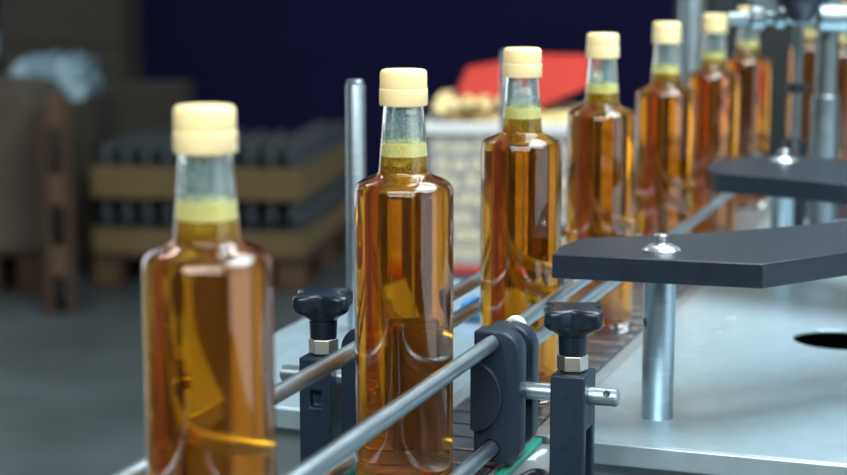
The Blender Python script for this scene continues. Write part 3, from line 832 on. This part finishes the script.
# tall wrapped load
YT = 8.5
t0, t1 = on_y(12, 100, YT), on_y(124, 100, YT)
tw_ = empty('wrapped_load', (t0.x - 0.05, YT, 0)); tag(tw_, 'tall dark wrapped load of cartons reaching above the blue bag', 'load')
twd = t1.x - t0.x + 0.05
for i in range(6):
    obj('carton_layer', box((0, 0, 0.14 + i * 0.36), (twd, 0.6, 0.14 + i * 0.36 + 0.357)), M['card_dark'], tw_, bevel=0.01)
bm = bmesh.new()
for x in (0, twd / 2 - 0.05, twd - 0.1): add_box(bm, (x, 0, 0), (x + 0.1, 0.6, 0.14))
obj('pallet_blocks', bm, M['wood'], tw_)

# ------------------------------------------------------------------ room
YW = 9.2
struct(obj('floor', box((-5, -5, -0.1), (5, YW, 0)), M['floor'], smooth=0))
struct(obj('wall_back', box((-2.55, YW, 0), (5, YW + 0.1, 4.0)), M['navy'], smooth=0))
bm = bmesh.new(); add_box(bm, (-5, YW, 0), (-4.9, YW + 0.1, 4.0)); add_box(bm, (-4.9, YW, 3.3), (-2.55, YW + 0.1, 4.0))
struct(obj('wall_back_left', bm, M['wall'], smooth=0))
dw_ = empty('added_door_1', (-4.9, YW, 0)); struct(dw_)     # unseen glowing opening, added out of frame to light the bottles
obj('added_glow_panel', box((0.06, 0.06, 0.02), (2.29, 0.07, 3.24)), emit_mat('added_glow', (0.86, 0.93, 1.0), 2.4), dw_, smooth=0)
bm = bmesh.new()
for x in (0, 2.29): add_box(bm, (x, 0, 0), (x + 0.06, 0.1, 3.3))
add_box(bm, (0.06, 0, 3.24), (2.29, 0.1, 3.3))
obj('added_door_frame', bm, M['wall'], dw_, smooth=0)
struct(obj('ceiling', box((-5, -5, 4.0), (5, YW, 4.1)), M['ceiling'], smooth=0))
struct(obj('wall_front', box((-5, -5.1, 0), (5, -5, 4.0)), M['wall'], smooth=0))
def wall_with_glow_panes(name, x0, x1, spans, z0, z1, first, strength):
    bm = bmesh.new(); ys = [-5.0]
    for a, b in spans: ys += [a, b]
    ys.append(YW)
    for k in range(0, len(ys), 2): add_box(bm, (x0, ys[k], 0), (x1, ys[k + 1], 4.0))
    for a, b in spans:
        add_box(bm, (x0, a, 0), (x1, b, z0)); add_box(bm, (x0, a, z1), (x1, b, 4.0))
    struct(obj(name, bm, M['wall'], smooth=0))
    xm = (x0 + x1) / 2
    for k, (a, b) in enumerate(spans):
        wn = empty('unseen_window_%d' % (first + k), (xm, 0, 0)); struct(wn)
        obj('pane', box((-0.005, a, z0), (0.005, b, z1)), emit_mat('glow_pane', (0.86, 0.93, 1.0), strength[k]), wn, smooth=0)
        f = bmesh.new()
        for y in (a, b - 0.05): add_box(f, (-0.05, y, z0), (0.05, y + 0.05, z1))
        for z in (z0, z1 - 0.05): add_box(f, (-0.05, a + 0.05, z), (0.05, b - 0.05, z + 0.05))
        obj('frame', f, M['wall'], wn, smooth=0)
wall_with_glow_panes('wall_right', 3.2, 3.32, [(-2.6, 0.9), (5.2, 8.9)], 0.12, 3.2, 1, (1.6, 1.2))  # the farther pane is added, unseen, to make the amber glow
wall_with_glow_panes('wall_left', -5.12, -5.0, [(6.6, 8.9)], 0.12, 3.2, 3, (2.4,))  # unseen glowing pane, added to shine through the bottles from the left

# ------------------------------------------------------------------ lamps
def area(name, loc, target, sx, sy, power, col):
    l = bpy.data.lights.new(name, 'AREA'); l.shape = 'RECTANGLE'; l.size = sx; l.size_y = sy
    l.energy = power; l.color = col
    o = bpy.data.objects.new(name, l); COL.objects.link(o); o.location = loc
    o.rotation_euler = (Vector(target) - Vector(loc)).to_track_quat('-Z', 'Y').to_euler()
    return o
area('lamp_front', (-0.15, -0.5, 2.6), (0.1, 1.4, 1.0), 2.6, 0.9, 87, (1.0, 0.98, 0.95))
area('lamp_over_machine', (0.95, 1.5, 2.75), (0.5, 1.5, 0.9), 1.4, 1.0, 72, (0.80, 0.93, 1.0))
area('fill_hall', (-2.0, 4.5, 3.9), (-1.5, 5.5, 0), 1.2, 0.4, 20, (0.95, 0.98, 1.0))  # unseen fill, added to brighten the left background
area('fill_bin', (0.5, 2.75, 2.8), (0.2, 4.0, 0.75), 0.9, 0.9, 36, (1.0, 0.98, 0.95))  # unseen fill, added to brighten the front of the bin

w = bpy.data.worlds.new('hall_air'); scene.world = w; w.use_nodes = True
bgn = w.node_tree.nodes['Background']; bgn.inputs[0].default_value = (0.55, 0.66, 0.75, 1); bgn.inputs[1].default_value = 0.1

# ------------------------------------------------------------------ camera and settings
cam = bpy.data.cameras.new('camera'); co = bpy.data.objects.new('camera', cam); COL.objects.link(co)
co.location = O; co.rotation_euler = (PI / 2 - PITCH, 0, 0)
cam.sensor_width = 36; cam.sensor_fit = 'HORIZONTAL'; cam.lens = 36 * FPX / 847
cam.clip_start = 0.02; cam.clip_end = 60
cam.dof.use_dof = True; cam.dof.focus_distance = 1.33; cam.dof.aperture_fstop = 5.4
scene.camera = co
vs = scene.view_settings
vs.view_transform = 'Standard'; vs.look = 'None'; vs.gamma = 1.0; vs.exposure = 0.0; vs.use_curve_mapping = False
cy = scene.cycles
cy.max_bounces = 28; cy.transmission_bounces = 26; cy.transparent_max_bounces = 16; cy.glossy_bounces = 8; cy.diffuse_bounces = 4
cy.caustics_refractive = True; cy.caustics_reflective = True; cy.blur_glossy = 0.6
cy.sample_clamp_indirect = 20.0
